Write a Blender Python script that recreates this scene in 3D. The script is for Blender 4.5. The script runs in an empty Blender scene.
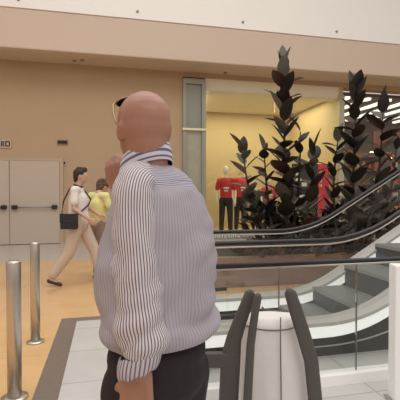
import bpy, bmesh, math, random
from mathutils import Vector, Matrix
random.seed(7)
C = bpy.context.scene.collection
TH = math.radians(12.95); CT, ST = math.cos(TH), math.sin(TH)
EYE = 1.38
R = math.radians

# ---------------------------------------------------------------- coordinates
def W(u, v, d):
    """world point seen at picture point (u,v) at depth d (used to measure the place)"""
    x = (u-200)/400*d
    return Vector((x*CT+d*ST, -x*ST+d*CT, EYE+(193-v)/400*d))
def onY(u, v, Y):
    t = (u-200)/400
    return W(u, v, Y/(CT-t*ST))

# ---------------------------------------------------------------- materials
def mat(name, col, rough=.6, metal=0, spec=.5, emit=0, noise=0, nscale=8, bump=0, bscale=40, ecol=None, coat=0):
    m = bpy.data.materials.new(name); m.use_nodes = True
    nt = m.node_tree; b = nt.nodes['Principled BSDF']
    b.inputs['Base Color'].default_value = (*col, 1)
    b.inputs['Roughness'].default_value = rough; b.inputs['Metallic'].default_value = metal
    b.inputs['Specular IOR Level'].default_value = spec
    b.inputs['Coat Weight'].default_value = coat
    if emit:
        b.inputs['Emission Color'].default_value = (*(ecol or col), 1); b.inputs['Emission Strength'].default_value = emit
    tc = nt.nodes.new('ShaderNodeTexCoord')
    if noise:
        n = nt.nodes.new('ShaderNodeTexNoise'); n.inputs['Scale'].default_value = nscale; n.inputs['Detail'].default_value = 4
        nt.links.new(tc.outputs['Object'], n.inputs['Vector'])
        r = nt.nodes.new('ShaderNodeMapRange'); r.inputs['To Min'].default_value = 1-noise; r.inputs['To Max'].default_value = 1+noise
        nt.links.new(n.outputs['Fac'], r.inputs['Value'])
        h = nt.nodes.new('ShaderNodeVectorMath'); h.operation = 'SCALE'; h.inputs[0].default_value = col
        nt.links.new(r.outputs['Result'], h.inputs['Scale']); nt.links.new(h.outputs[0], b.inputs['Base Color'])
    if bump:
        n = nt.nodes.new('ShaderNodeTexNoise'); n.inputs['Scale'].default_value = bscale
        nt.links.new(tc.outputs['Object'], n.inputs['Vector'])
        bp = nt.nodes.new('ShaderNodeBump'); bp.inputs['Strength'].default_value = bump; bp.inputs['Distance'].default_value = .02
        nt.links.new(n.outputs['Fac'], bp.inputs['Height']); nt.links.new(bp.outputs[0], b.inputs['Normal'])
    return m

def stripe_mat(name, base, stripe, n, axis=0, duty=.4, soft=.15, rough=.8):
    m = bpy.data.materials.new(name); m.use_nodes = True
    nt = m.node_tree; b = nt.nodes['Principled BSDF']; b.inputs['Roughness'].default_value = rough
    b.inputs['Specular IOR Level'].default_value = .2
    uv = nt.nodes.new('ShaderNodeUVMap'); s = nt.nodes.new('ShaderNodeSeparateXYZ'); nt.links.new(uv.outputs[0], s.inputs[0])
    mu = nt.nodes.new('ShaderNodeMath'); mu.operation = 'MULTIPLY'; mu.inputs[1].default_value = n*2*math.pi
    nt.links.new(s.outputs[axis], mu.inputs[0])
    si = nt.nodes.new('ShaderNodeMath'); si.operation = 'SINE'; nt.links.new(mu.outputs[0], si.inputs[0])
    r = nt.nodes.new('ShaderNodeMapRange'); c = math.cos(math.pi*duty)
    r.inputs['From Min'].default_value = c-soft; r.inputs['From Max'].default_value = c+soft
    nt.links.new(si.outputs[0], r.inputs['Value'])
    mx = nt.nodes.new('ShaderNodeMix'); mx.data_type = 'RGBA'
    mx.inputs['A'].default_value = (*base, 1); mx.inputs['B'].default_value = (*stripe, 1)
    nt.links.new(r.outputs['Result'], mx.inputs['Factor']); nt.links.new(mx.outputs['Result'], b.inputs['Base Color'])
    tc = nt.nodes.new('ShaderNodeTexCoord'); nz = nt.nodes.new('ShaderNodeTexNoise'); nz.inputs['Scale'].default_value = 9
    nt.links.new(tc.outputs['Object'], nz.inputs['Vector'])
    bp = nt.nodes.new('ShaderNodeBump'); bp.inputs['Strength'].default_value = .35; bp.inputs['Distance'].default_value = .03
    nt.links.new(nz.outputs['Fac'], bp.inputs['Height']); nt.links.new(bp.outputs[0], b.inputs['Normal'])
    return m

def glass_mat(name, tint, refl=.08):
    m = bpy.data.materials.new(name); m.use_nodes = True
    nt = m.node_tree; nt.nodes.clear()
    o = nt.nodes.new('ShaderNodeOutputMaterial'); t = nt.nodes.new('ShaderNodeBsdfTransparent'); t.inputs[0].default_value = (*tint, 1)
    g = nt.nodes.new('ShaderNodeBsdfGlossy'); g.inputs['Roughness'].default_value = .03
    mx = nt.nodes.new('ShaderNodeMixShader'); lw = nt.nodes.new('ShaderNodeLayerWeight'); lw.inputs['Blend'].default_value = .25
    mr = nt.nodes.new('ShaderNodeMapRange'); mr.inputs['To Min'].default_value = refl; mr.inputs['To Max'].default_value = .5
    nt.links.new(lw.outputs['Fresnel'], mr.inputs['Value']); nt.links.new(mr.outputs[0], mx.inputs[0])
    nt.links.new(t.outputs[0], mx.inputs[1]); nt.links.new(g.outputs[0], mx.inputs[2]); nt.links.new(mx.outputs[0], o.inputs[0])
    return m

def tile_mat(name, c1, c2, mortar, w, h, rough=.15, msize=.006):
    m = bpy.data.materials.new(name); m.use_nodes = True
    nt = m.node_tree; b = nt.nodes['Principled BSDF']; b.inputs['Roughness'].default_value = rough
    tc = nt.nodes.new('ShaderNodeTexCoord'); br = nt.nodes.new('ShaderNodeTexBrick')
    br.offset = 0; br.inputs['Color1'].default_value = (*c1, 1); br.inputs['Color2'].default_value = (*c2, 1); br.inputs['Mortar'].default_value = (*mortar, 1)
    br.inputs['Scale'].default_value = 1; br.inputs['Mortar Size'].default_value = msize
    br.inputs['Brick Width'].default_value = w; br.inputs['Row Height'].default_value = h
    nt.links.new(tc.outputs['Object'], br.inputs['Vector'])
    n = nt.nodes.new('ShaderNodeTexNoise'); n.inputs['Scale'].default_value = 2.5; n.inputs['Detail'].default_value = 5
    nt.links.new(tc.outputs['Object'], n.inputs['Vector'])
    r = nt.nodes.new('ShaderNodeMapRange'); r.inputs['To Min'].default_value = .85; r.inputs['To Max'].default_value = 1.12
    nt.links.new(n.outputs['Fac'], r.inputs['Value'])
    s = nt.nodes.new('ShaderNodeVectorMath'); s.operation = 'SCALE'
    nt.links.new(br.outputs['Color'], s.inputs[0]); nt.links.new(r.outputs[0], s.inputs['Scale']); nt.links.new(s.outputs[0], b.inputs['Base Color'])
    return m

M = dict(
    wall=mat('tan_plaster', (.50, .36, .235), .85, noise=.05, nscale=1.2),
    wall_panel=mat('pale_plaster', (.56, .43, .32), .85),
    fascia=mat('fascia_paint', (.66, .53, .43), .8, noise=.03, nscale=1),
    white=mat('white_panel', (.95, .93, .90), .6),
    soffit=mat('soffit_paint', (.62, .50, .38), .85),
    door=mat('door_paint', (.55, .455, .375), .5),
    door_frame=mat('door_frame_paint', (.50, .385, .28), .5),
    dark=mat('dark_plastic', (.02, .018, .018), .45),
    steel=mat('brushed_steel', (.60, .55, .50), .33, 1, noise=.06, nscale=30),
    steel_dark=mat('dull_steel', (.35, .33, .31), .4, .8),
    frame_grey=mat('grey_green_frame', (.33, .32, .26), .45, .2),
    glass=glass_mat('shop_glass', (.96, .97, .93), .03),
    bglass=glass_mat('balustrade_glass', (.93, .94, .93), .035),
    shop_y=mat('yellow_wall', (.56, .455, .26), .8, noise=.06, nscale=1),
    shop_w=mat('shop_ceiling', (.85, .78, .6), .8),
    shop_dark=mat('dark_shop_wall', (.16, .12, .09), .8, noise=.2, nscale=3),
    rubber=mat('handrail_rubber', (.012, .010, .011), .28),
    deck=mat('deck_aluminium', (.62, .60, .58), .4, .2),
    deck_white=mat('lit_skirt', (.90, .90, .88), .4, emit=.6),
    clad=mat('dark_cladding', (.018, .013, .013), .55, spec=.2),
    tread=mat('step_metal', (.36, .37, .35), .5, .3),  # tread colour lightened so step tops look lit above the risers
    riser=mat('step_riser', (.10, .10, .10), .5, .5),
    leaf=mat('dark_leaf', (.034, .027, .022), .42, noise=.5, nscale=4, spec=.35),
    leaf_hi=mat('highlit_leaf', (.13, .12, .10), .5, noise=.3, nscale=4),  # paler leaf colour stands in for highlights on the foliage
    leaf_r=mat('russet_leaf', (.065, .03, .022), .45, noise=.3, nscale=5),
    shrub=mat('shrub_leaf', (.035, .035, .027), .5, noise=.5, nscale=5),
    shrub_r=mat('bronze_leaf', (.16, .085, .055), .5, noise=.4, nscale=5),
    stem=mat('stem_bark', (.06, .045, .03), .7),
    planter=mat('planter_brown', (.28, .17, .12), .5),
    soil=mat('soil', (.05, .035, .025), .9, bump=.5),
    skin=mat('skin', (.37, .18, .125), .38, noise=.07, nscale=14, spec=.4),
    skin2=mat('skin_light', (.60, .36, .26), .5),
    hair=mat('dark_hair', (.03, .016, .010), .6, bump=.8, bscale=60),
    hair2=mat('brown_hair', (.13, .065, .035), .6, bump=.8, bscale=60),
    trousers=mat('dark_trousers', (.014, .008, .010), .8, bump=.3, bscale=12),
    shoe=mat('shoe_leather', (.05, .03, .02), .4),
    gold=mat('gilt_metal', (.33, .24, .12), .35, 1),
    lens=mat('tinted_lens', (.02, .015, .012), .08, coat=.5),
    wshirt=mat('white_cotton', (.80, .74, .70), .85, bump=.3, bscale=14),
    yshirt=mat('yellow_cotton', (.80, .74, .33), .85, bump=.3, bscale=14),
    beige=mat('beige_trousers', (.60, .48, .40), .85, bump=.3, bscale=14),
    grey_t=mat('grey_trousers', (.30, .22, .19), .85),
    bag=mat('black_bag', (.02, .017, .02), .5, bump=.3, bscale=30),
    sack=mat('white_sack', (.80, .755, .73), .7, bump=.6, bscale=7),
    upright=mat('grey_upright', (.085, .075, .070), .5),
    seam=mat('seam_thread', (.16, .14, .13), .7),
    red=mat('red_cotton', (.60, .05, .05), .8),
    redsign=mat('red_sign', (.62, .02, .05), .5, emit=.15),
    manne=mat('mannequin_white', (.90, .84, .74), .35),
    jeans=mat('dark_jeans', (.03, .028, .033), .8),
    black=mat('black_cloth', (.02, .02, .02), .8),
    wprint=mat('white_print', (.85, .83, .8), .7),
    green=mat('green_display', (.12, .24, .17), .6, noise=.4, nscale=6),
    wood=mat('shelf_wood', (.35, .16, .07), .6),
    lamp=mat('lamp_diffuser', (1, .97, .9), .5, emit=1.3),
    lampw=mat('warm_lamp', (1, .8, .45), .5, emit=6),
    bollard_white=mat('white_enamel', (.93, .91, .89), .4, emit=.06),  # enamel with a faint added glow to raise its whiteness
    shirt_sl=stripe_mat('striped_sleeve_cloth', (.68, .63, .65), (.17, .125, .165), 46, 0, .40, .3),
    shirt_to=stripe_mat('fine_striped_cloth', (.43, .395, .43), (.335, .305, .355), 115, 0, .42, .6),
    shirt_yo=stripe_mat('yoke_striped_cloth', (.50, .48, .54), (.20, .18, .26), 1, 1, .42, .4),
    shirt_co=stripe_mat('collar_striped_cloth', (.62, .60, .66), (.15, .13, .22), 7, 1, .42, .3),
    floor=tile_mat('tan_marble', (.74, .475, .235), (.72, .46, .225), (.62, .40, .20), 1.2, 1.2, .13),
    floor_grey=tile_mat('grey_tile', (.60, .59, .57), (.585, .575, .555), (.42, .41, .39), .6, .6, .2),
    border=mat('dark_border_stone', (.20, .165, .14), .3, noise=.15, nscale=20),
    floor_far=mat('pale_stone', (.52, .47, .42), .2, noise=.08, nscale=3),
)

# ---------------------------------------------------------------- builders
def link(name, me, m, parent=None, smooth=False):
    o = bpy.data.objects.new(name, me); C.objects.link(o)
    ms = m if isinstance(m, (list, tuple)) else [m]
    for x in ms:
        if x: me.materials.append(x)
    if smooth:
        for p in me.polygons: p.use_smooth = True
    if parent: o.parent = parent
    return o
class MB:
    def __init__(s): s.b = bmesh.new(); s.uv = s.b.loops.layers.uv.new('UVMap')
    def box(s, x0, x1, y0, y1, z0, z1, bev=0, mi=0, mtx=None):
        r = bmesh.ops.create_cube(s.b, size=1)
        vs = r['verts']
        bmesh.ops.transform(s.b, matrix=Matrix.Translation(((x0+x1)/2, (y0+y1)/2, (z0+z1)/2)) @ Matrix.Diagonal((x1-x0, y1-y0, z1-z0, 1)), verts=vs)
        fs = set(f for v in vs for f in v.link_faces)
        if bev:
            rr = bmesh.ops.bevel(s.b, geom=list({e for v in vs for e in v.link_edges}), offset=bev, segments=2, affect='EDGES', profile=.5)
            fs = set(rr['faces']) | {f for f in fs if f.is_valid}
            vs = list({v for f in fs for v in f.verts})
        for f in fs:
            if f.is_valid: f.material_index = mi
        if mtx: bmesh.ops.transform(s.b, matrix=mtx, verts=vs)
        return s
    def loft(s, rings, mi=0, cap=True, vscale=1, mfun=None):
        """rings: list of equal-length lists of Vectors (closed)"""
        n = len(rings[0]); V = [[s.b.verts.new(p) for p in r] for r in rings]
        L = len(rings)
        for i in range(L-1):
            for j in range(n):
                k = (j+1) % n
                f = s.b.faces.new((V[i][j], V[i][k], V[i+1][k], V[i+1][j]))
                f.material_index = mfun(i, j) if mfun else mi; f.smooth = True
                for l, (a, b_) in zip(f.loops, ((j, i), (j+1, i), (j+1, i+1), (j, i+1))):
                    l[s.uv].uv = (a/n, b_/(L-1)*vscale)
        if cap:
            for r, rev in ((V[0], True), (V[-1], False)):
                f = s.b.faces.new(list(reversed(r)) if rev else r); f.material_index = mi if not mfun else mfun(0 if rev else L-2, 0)
        return s
    def tube(s, pts, r, n=8, mi=0, flat=1, cap=True, up=Vector((0, 0, 1))):
        pts = [Vector(p) for p in pts]; rs = r if isinstance(r, (list, tuple)) else [r]*len(pts)
        rings = []
        for i, p in enumerate(pts):
            t = (pts[min(i+1, len(pts)-1)]-pts[max(i-1, 0)]).normalized()
            u0 = up if abs(t.dot(up)) < .95 else Vector((0, 1, 0))
            a = t.cross(u0).normalized(); b_ = a.cross(t).normalized()
            rings.append([p+a*math.cos(q)*rs[i]+b_*math.sin(q)*rs[i]*flat for q in [2*math.pi*k/n for k in range(n)]])
        return s.loft(rings, mi, cap)
    def cyl(s, x, y, z0, z1, r, n=24, mi=0, r1=None):
        return s.tube([(x, y, z0), (x, y, z1)], [r, r1 if r1 is not None else r], n, mi)
    def prism(s, poly, y0, y1, mi=0):
        """poly in x,z extruded along y"""
        a = [s.b.verts.new((p[0], y0, p[1])) for p in poly]; b_ = [s.b.verts.new((p[0], y1, p[1])) for p in poly]
        n = len(poly)
        for i in range(n):
            s.b.faces.new((a[i], a[(i+1) % n], b_[(i+1) % n], b_[i])).material_index = mi
        s.b.faces.new(list(reversed(a))).material_index = mi; s.b.faces.new(b_).material_index = mi
        return s
    def build(s, name, m, parent=None, smooth=False, fix=True):
        if fix: bmesh.ops.recalc_face_normals(s.b, faces=s.b.faces)
        me = bpy.data.meshes.new(name); s.b.to_mesh(me); s.b.free()
        return link(name, me, m, parent, smooth)

def tag(o, label=None, cat=None, group=None, kind=None):
    if label: o['label'] = label
    if cat: o['category'] = cat
    if group: o['group'] = group
    if kind: o['kind'] = kind
    return o
def thing(name, loc, label, cat, group=None, rz=0):
    o = bpy.data.objects.new(name, None); C.objects.link(o); o.location = loc; o.rotation_euler = (0, 0, rz)
    o.empty_display_size = .2
    return tag(o, label, cat, group)
def copy_tree(o, parent=None):
    c = o.copy(); C.objects.link(c)
    if parent: c.parent = parent
    for ch in list(o.children): copy_tree(ch, c)
    return c
def box(name, x0, x1, y0, y1, z0, z1, m, parent=None, bev=0):
    return MB().box(x0, x1, y0, y1, z0, z1, bev).build(name, m, parent)
def struct(o): o['kind'] = 'structure'; return o

def blob(name, segs, voxel, m, parent=None, smooth=6, minz=None):
    """one continuous skin over tapered limbs and ellipsoids"""
    b = bmesh.new()
    for sg in segs:
        if sg[0] == 'e':
            c, rad = Vector(sg[1]), sg[2]; rot = sg[3] if len(sg) > 3 else Matrix.Identity(4)
            bmesh.ops.create_uvsphere(b, u_segments=20, v_segments=12, radius=1, matrix=Matrix.Translation(c) @ rot @ Matrix.Diagonal((*rad, 1)))
        else:
            p, q, r0, r1 = Vector(sg[1]), Vector(sg[2]), sg[3], sg[4]
            d = q-p; L = max(d.length, 1e-5); rot = d.to_track_quat('Z', 'Y').to_matrix().to_4x4()
            n = 14; prof = []
            for k in range(5): a = -math.pi/2+math.pi/2*k/4; prof.append((r0*math.cos(a), r0*math.sin(a)))
            for k in range(5): a = math.pi/2*k/4; prof.append((r1*math.cos(a), L+r1*math.sin(a)))
            rings = []
            for (rr, zz) in prof:
                rr = max(rr, 1e-5)
                rings.append([b.verts.new(Matrix.Translation(p) @ rot @ Vector((rr*math.cos(2*math.pi*j/n), rr*math.sin(2*math.pi*j/n), zz))) for j in range(n)])
            for i in range(len(rings)-1):
                for j in range(n): b.faces.new((rings[i][j], rings[i][(j+1) % n], rings[i+1][(j+1) % n], rings[i+1][j]))
    bmesh.ops.remove_doubles(b, verts=b.verts, dist=1e-5)
    me = bpy.data.meshes.new(name); b.to_mesh(me); b.free()
    t = bpy.data.objects.new('tmp', me); C.objects.link(t)
    rm = t.modifiers.new('r', 'REMESH'); rm.mode = 'VOXEL'; rm.voxel_size = voxel; rm.use_smooth_shade = True
    if smooth:
        sm = t.modifiers.new('s', 'SMOOTH'); sm.factor = .5; sm.iterations = smooth
    dg = bpy.context.evaluated_depsgraph_get(); dg.update()
    m2 = bpy.data.meshes.new_from_object(t.evaluated_get(dg)); m2.name = name
    bpy.data.objects.remove(t); bpy.data.meshes.remove(me)
    m2.materials.clear()
    return link(name, m2, m, parent, True)

def hand(w, d, nrm, curl=.3, s=1, side=1):
    """palm, four unequal fingers and a side thumb; w wrist, d direction, nrm palm normal"""
    d = Vector(d).normalized(); nrm = Vector(nrm); nrm = (nrm-d*nrm.dot(d)).normalized(); l = d.cross(nrm)*side
    w = Vector(w); out = []
    for k, (off, ln) in enumerate(((-.030, .068), (-.010, .078), (.010, .072), (.029, .056))):
        base = w+d*.095*s+l*off*s-d*abs(off)*.25*s
        out.append(('c', w+d*.01*s+l*off*.65*s, base, .013*s, .0115*s))
        p = base; a = curl
        for f, r0, r1 in ((.45, .0100, .0090), (.31, .0090, .0082), (.24, .0082, .0070)):
            dd = (d*math.cos(a)+nrm*math.sin(a)).normalized(); q = p+dd*ln*f*s*1.05
            out.append(('c', p, q, r0*s, r1*s)); p = q; a += curl*1.15
    b0 = w+d*.025*s-l*.022*s
    b1 = b0+(d*.75-l*.55+nrm*.35).normalized()*.045*s
    b2 = b1+(d*.9-l*.2+nrm*.45).normalized()*.034*s
    b3 = b2+(d*.95+nrm*.35).normalized()*.026*s
    out += [('c', b0, b1, .015*s, .012*s), ('c', b1, b2, .012*s, .0105*s), ('c', b2, b3, .0105*s, .008*s)]
    return out

# ================================================================ SETTING
WY = 11.5; SZ = 4.9
XL, XR = -14, 16
# floor
struct(box('floor', XL, XR, -6, 18, -.12, 0, M['floor']))
struct(box('trim_1', XL, XR, 8.6, WY, -.05, .003, M['floor_far']))  # grey stone band; its pale tone also holds the white door's reflection
X0, Y0 = -.50, 4.59
struct(box('trim_2', X0, XR, -6, Y0, -.05, .004, M['border']))
struct(box('trim_3', X0+.17, XR, -6, Y0-.14, -.05, .007, M['floor_grey']))
# back wall with shop openings
PX0, PX1 = 2.12, 2.80
SX1 = 7.20
wb = MB()
wb.box(XL, PX0, WY, WY+.4, 0, SZ+1)
wb.box(PX0, XR, WY, WY+.4, 4.76, SZ+1)
struct(wb.build('wall_back', M['wall']))
struct(box('baseboard_back', .50, PX0, WY-.03, WY, 0, .10, M['door_frame']))
# soffit, fascia, upper white band
struct(box('ceiling', XL, XR, 10.55, WY+.4, SZ, SZ+.15, M['soffit']))
f = MB(); f.box(XL, XR, 10.50, 10.75, SZ-.01, 5.86, .03)
struct(f.build('trim_5', M['fascia']))
struct(box('trim_6', XL, XR, 10.475, 10.75, 5.86, 9.5, M['white'], bev=.01))
# glazed pillar
p = MB(); p.box(PX0, PX0+.10, WY-.10, WY+.3, 0, 4.70); p.box(PX1-.12, PX1, WY-.10, WY+.3, 0, 4.70); p.box(PX0+.10, PX1-.12, WY-.10, WY+.3, 4.55, 4.70); p.box(PX0+.10, PX1-.12, WY-.10, WY+.3, 0, .2)
struct(p.build('trim_7', M['frame_grey']))
struct(box('wall_pillar', PX0+.10, PX1-.12, WY-.02, WY+.25, 3.22, 4.55, mat('grey_green_panel', (.27, .28, .23), .3)))
struct(box('trim_12', PX0+.10, PX1-.12, WY-.02, WY+.25, .2, 3.22, mat('pane_reflection', (.40, .39, .30), .25, noise=.15, nscale=4)))  # lower pane coloured paler to carry the reflections in its glass
struct(box('trim_13', PX0-.02, PX1+.02, WY-.14, WY-.10, 3.20, 3.26, M['shop_w']))

# double door with panic bars
def door(n, xa, xb, barside):
    d = tag(bpy.data.objects.new(n, None), kind='structure'); C.objects.link(d); d.location = ((xa+xb)/2, WY, 0)
    w = (xb-xa)/2
    m = MB(); m.box(-w+.006, w-.006, -.06, -.015, .015, 2.24, .006)
    m.build('door_leaf', M['door'], d)
    b = MB(); b.tube([(-w+.12, -.13, 1.0), (w-.12, -.13, 1.0)], .016, 10)
    b.build('panic_bar', M['steel_dark'], d)
    for s in (-1, 1):
        q = MB(); q.box(s*(w-.13)-.07, s*(w-.13)+.07, -.16, -.055, .95, 1.06, .02); q.build('bar_bracket', M['dark'], d)
    return d
xe = onY(60, 243, WY).x; xs = onY(10, 243, WY).x
door('door_1', xs, xe, 0); door('door_2', xs-(xe-xs), xs, 0)
df = MB(); xa = xs-(xe-xs)
df.box(xe, xe+.09, WY-.05, WY, 0, 2.33); df.box(xa-.09, xa, WY-.05, WY, 0, 2.33); df.box(xa, xe, WY-.05, WY, 2.245, 2.33)
struct(df.build('trim_8', M['door_frame']))

def plate(name, u, v, w, h, label, cat, marks):
    c = onY(u, v, WY); t = thing(name, (c.x, WY, c.z), label, cat)
    MB().box(-w/2, w/2, -.03, 0, -h/2, h/2, .004).build('plate', M['wood'] if marks == 'solid' else M['wall_panel'], t)
    m = MB()
    if marks == 'ID':
        for x in (-.10, -.06, .0): m.box(x-.012, x+.014, -.036, -.03, -h*.32, h*.32)
        m.box(.0, .09, -.036, -.03, h*.20, h*.32); m.box(.0, .09, -.036, -.03, -h*.32, -h*.2); m.box(.075, .10, -.036, -.03, -h*.28, h*.28)
    elif marks == 'solid':
        m.box(-w*.42, w*.42, -.036, -.03, -h*.30, h*.30)
    else:
        m.box(-w*.35, -w*.1, -.036, -.03, -h*.3, h*.3); m.box(w*.08, w*.35, -.036, -.03, -h*.3, h*.3)
    m.build('marking', M['black'], t)
plate('wall_sign', 6.5, 144, .26, .22, 'small pale wall sign with dark marks above the double door', 'sign', 'ID')
plate('exit_light', 63, 142.5, .28, .13, 'dark brown emergency light box high on wall beside door', 'light', 'solid')
plate('notice_plate', 63.5, 163, .16, .12, 'tiny pale notice plate with two dark marks beside door frame', 'sign', 'two')

for k in range(-1, 5):
    x = -2.09+2.85*k
    b = MB(); b.tube([(x, 10.476, 6.05), (x, 10.445, 6.05)], [.035, .03], 12)
    tag(b.build('fixing_button', M['steel_dark'], None, True), 'small round metal fixing at the foot of white upper panel', 'fixing', 'fixings along the white panel')
for i, (u, v) in enumerate(((75, 61), (83, 60.5), (225, 73))):
    c = W(u, v, 3.52*400/(193-v))
    b = MB(); b.cyl(c.x, c.y, SZ-.035, SZ, .05, 16)
    tag(b.build('ceiling_sprinkler', M['steel_dark'], None, True),
        ['small round ceiling fitting on soffit, left one of the close pair', 'small round ceiling fitting on soffit, right one of the close pair', 'single small round ceiling fitting above the glazed shop corner'][i], 'fitting')

# ---------------- clothes shop
SD = 15.0
struct(box('wall_shop_back', PX1-.1, SX1+.2, SD, SD+.1, 0, 4.76, M['shop_y']))
struct(box('wall_shop_left', PX1-.12, PX1-.02, WY+.3, SD, 0, 4.76, M['shop_y']))
struct(box('wall_shop_divider', SX1, SX1+.14, WY, SD, 0, 4.76, M['shop_y']))
struct(box('ceiling_shop', PX1-.1, SX1+.1, WY+.4, SD, 4.5, 4.62, M['shop_w']))
struct(box('trim_9', PX1, SX1, WY+.02, WY+.35, 4.38, 4.76, M['shop_w']))
struct(box('floor_shop', PX1-.02, SX1, WY-.05, SD, -.05, .02, M['floor_far']))
def pane(n, x0, x1, z0=.24, z1=4.4):
    g = MB(); g.box(x0, x1, WY-.008, WY+.008, z0, z1); o = struct(g.build(n, M['glass'])); return o
mid = (PX1+SX1)/2
pane('window_1', PX1, mid-.006); pane('window_2', mid+.006, SX1)
fr = MB(); fr.box(SX1-.02, SX1+.16, WY-.06, WY+.06, 0, 4.5); fr.box(PX1, SX1, WY-.04, WY+.04, .2, .26)
struct(fr.build('trim_10', mat('pale_frame', (.45, .43, .30), .45)))

def mannequin(u, Y, h, label, shirt, facing=-math.pi/2, first=None):
    x = onY(u, 193, Y).x
    t = thing('mannequin', (x, Y, .10), label, 'mannequin', 'mannequins in the shop window', facing)
    s = h/1.8
    def q(*a): return Vector(a)*s
    body = [('e', q(.01, 0, 1.69), (.095*s, .075*s, .12*s)), ('c', q(0, 0, 1.45), q(0, 0, 1.62), .05*s, .045*s),
            ('c', q(0, -.13, 1.42), q(0, .13, 1.42), .065*s, .065*s), ('c', q(0, 0, 1.33), q(0, 0, 1.0), .14*s, .12*s), ('c', q(0, 0, .95), q(0, 0, .9), .14*s, .14*s)]
    arms = []
    for sd in (-1, 1):
        e = q(-.02, sd*.25, 1.12); w = q(.08, sd*.24, .87)
        body += [('c', q(0, sd*.18, 1.42), e, .048*s, .036*s), ('c', e, w, .036*s, .026*s)]
        body += hand(w, q(.1, 0, -.3), q(0, -sd, 0), .25, s, sd)
        arms.append((sd, e))
        body += [('c', q(0, sd*.09, .9), q(.02, sd*.11, .5), .08*s, .055*s), ('c', q(.02, sd*.11, .5), q(0, sd*.12, .08), .052*s, .032*s), ('c', q(-.02, sd*.12, .035), q(.15, sd*.13, .025), .035*s, .025*s)]
    blob('figure', body, .012, M['manne'], t, 3)
    sh = [('c', q(0, -.15, 1.42), q(0, .15, 1.42), .08*s, .08*s), ('c', q(0, 0, 1.34), q(0, 0, .98), .16*s, .155*s)]
    for sd, e in arms: sh.append(('c', q(0, sd*.18, 1.42), (q(0, sd*.18, 1.42)*.3+e*.7), .07*s, .06*s))
    g = blob('t_shirt', sh, .015, shirt, t, 3)
    pr = MB(); pr.box(.155*s, .172*s, -.07*s, .07*s, 1.2*s, 1.24*s); pr.box(.155*s, .172*s, -.05*s, .05*s, 1.13*s, 1.165*s); pr.build('print', M['wprint'], g)
    tr = [('c', q(0, 0, .98), q(0, 0, .9), .15*s, .155*s)]
    for sd in (-1, 1): tr += [('c', q(0, sd*.09, .9), q(.02, sd*.11, .5), .095*s, .075*s), ('c', q(.02, sd*.11, .5), q(0, sd*.12, .10), .075*s, .06*s)]
    blob('trousers', tr, .015, M['jeans'], t, 3)
    MB().cyl(0, 0, -.08, .0, .22, 24).build('base', M['steel'], t, True)
    return t
mannequin(226, 12.0, 2.12, 'front white mannequin in red t-shirt nearest the glazed shop corner', M['red'], R(-105))
mannequin(240, 12.7, 2.15, 'mannequin in plain red t-shirt standing just behind the front one', M['red'], R(-80))
mannequin(269, 12.2, 1.80, 'shorter mannequin in red t-shirt half hidden by the tall plant', M['red'], R(-95))

# red poster stand in the window
pc = onY(313, 190, 12.0)
t = thing('poster_panel', (pc.x, 12.0, .02), 'tall poster with black and white print and a red right edge', 'poster')
def zz(v, Y=12.0): return EYE+(193-v)/400*Y/(CT-.28*ST)
zt, zb = zz(164)-.02, zz(222)-.02
x_l, x_m, x_r = onY(292, 190, 12).x-pc.x, onY(318, 190, 12).x-pc.x, onY(329, 190, 12).x-pc.x
MB().box(x_l, x_m, 0, .04, 0, zt, .003).build('print_panel', M['black'], t)
MB().box(x_m, x_r, -.01, .05, 0, zt, .003).build('red_strip', M['redsign'], t)
for k in range(9):
    a = x_l+.05+random.random()*.5; z = .5+k*(zt-.7)/9; MB().box(a, a+.12+random.random()*.16, -.006, 0, z, z+.07+random.random()*.06).build('white_print', M['wprint'], t)
zc = zz(176)-.02
for k, (w, h) in enumerate(((.05, .10), (.05, .10), (.05, .10), (.05, .10))):
    m = MB(); z = zc+.16-k*.14; m.box(x_m+.05, x_m+.07, -.016, -.01, z-.1, z); m.box(x_m+.11, x_m+.13, -.016, -.01, z-.1, z); m.box(x_m+.05, x_m+.13, -.016, -.01, z-.06, z-.04)
    m.build('white_mark', M['wprint'], t)
# low lettering strip at the window foot
t = thing('window_lettering', (PX1+.1, WY-.06, .02), 'row of small white letters along the foot of the shop window', 'lettering')
MB().box(0, 2.6, -.01, .03, 0, .22).build('backing_strip', M['frame_grey'], t)
def gl(x, segs):
    m = MB()
    for (a, b, c_, d) in segs: m.box(x+a*.075, x+b*.075, -.02, -.01, .03+c_*.16, .03+d*.16)
    m.build('letter', M['wprint'], t)
I_ = [(.4, .7, 0, 1)]; H_ = [(0, .25, 0, 1), (.75, 1, 0, 1), (0, 1, .4, .6)]; E_ = [(0, .25, 0, 1), (0, 1, .82, 1), (0, .8, .42, .58), (0, 1, 0, .18)]; T_ = [(0, 1, .8, 1), (.38, .63, 0, 1)]; A_ = H_+[(0, 1, .82, 1)]; S_ = [(0, 1, .82, 1), (0, 1, .41, .59), (0, 1, 0, .18), (0, .25, .5, 1), (.75, 1, 0, .5)]
for k, g in enumerate((I_, I_, H_, I_, E_, I_, A_, T_, E_, S_)): gl(.05+k*.105, g)
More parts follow.
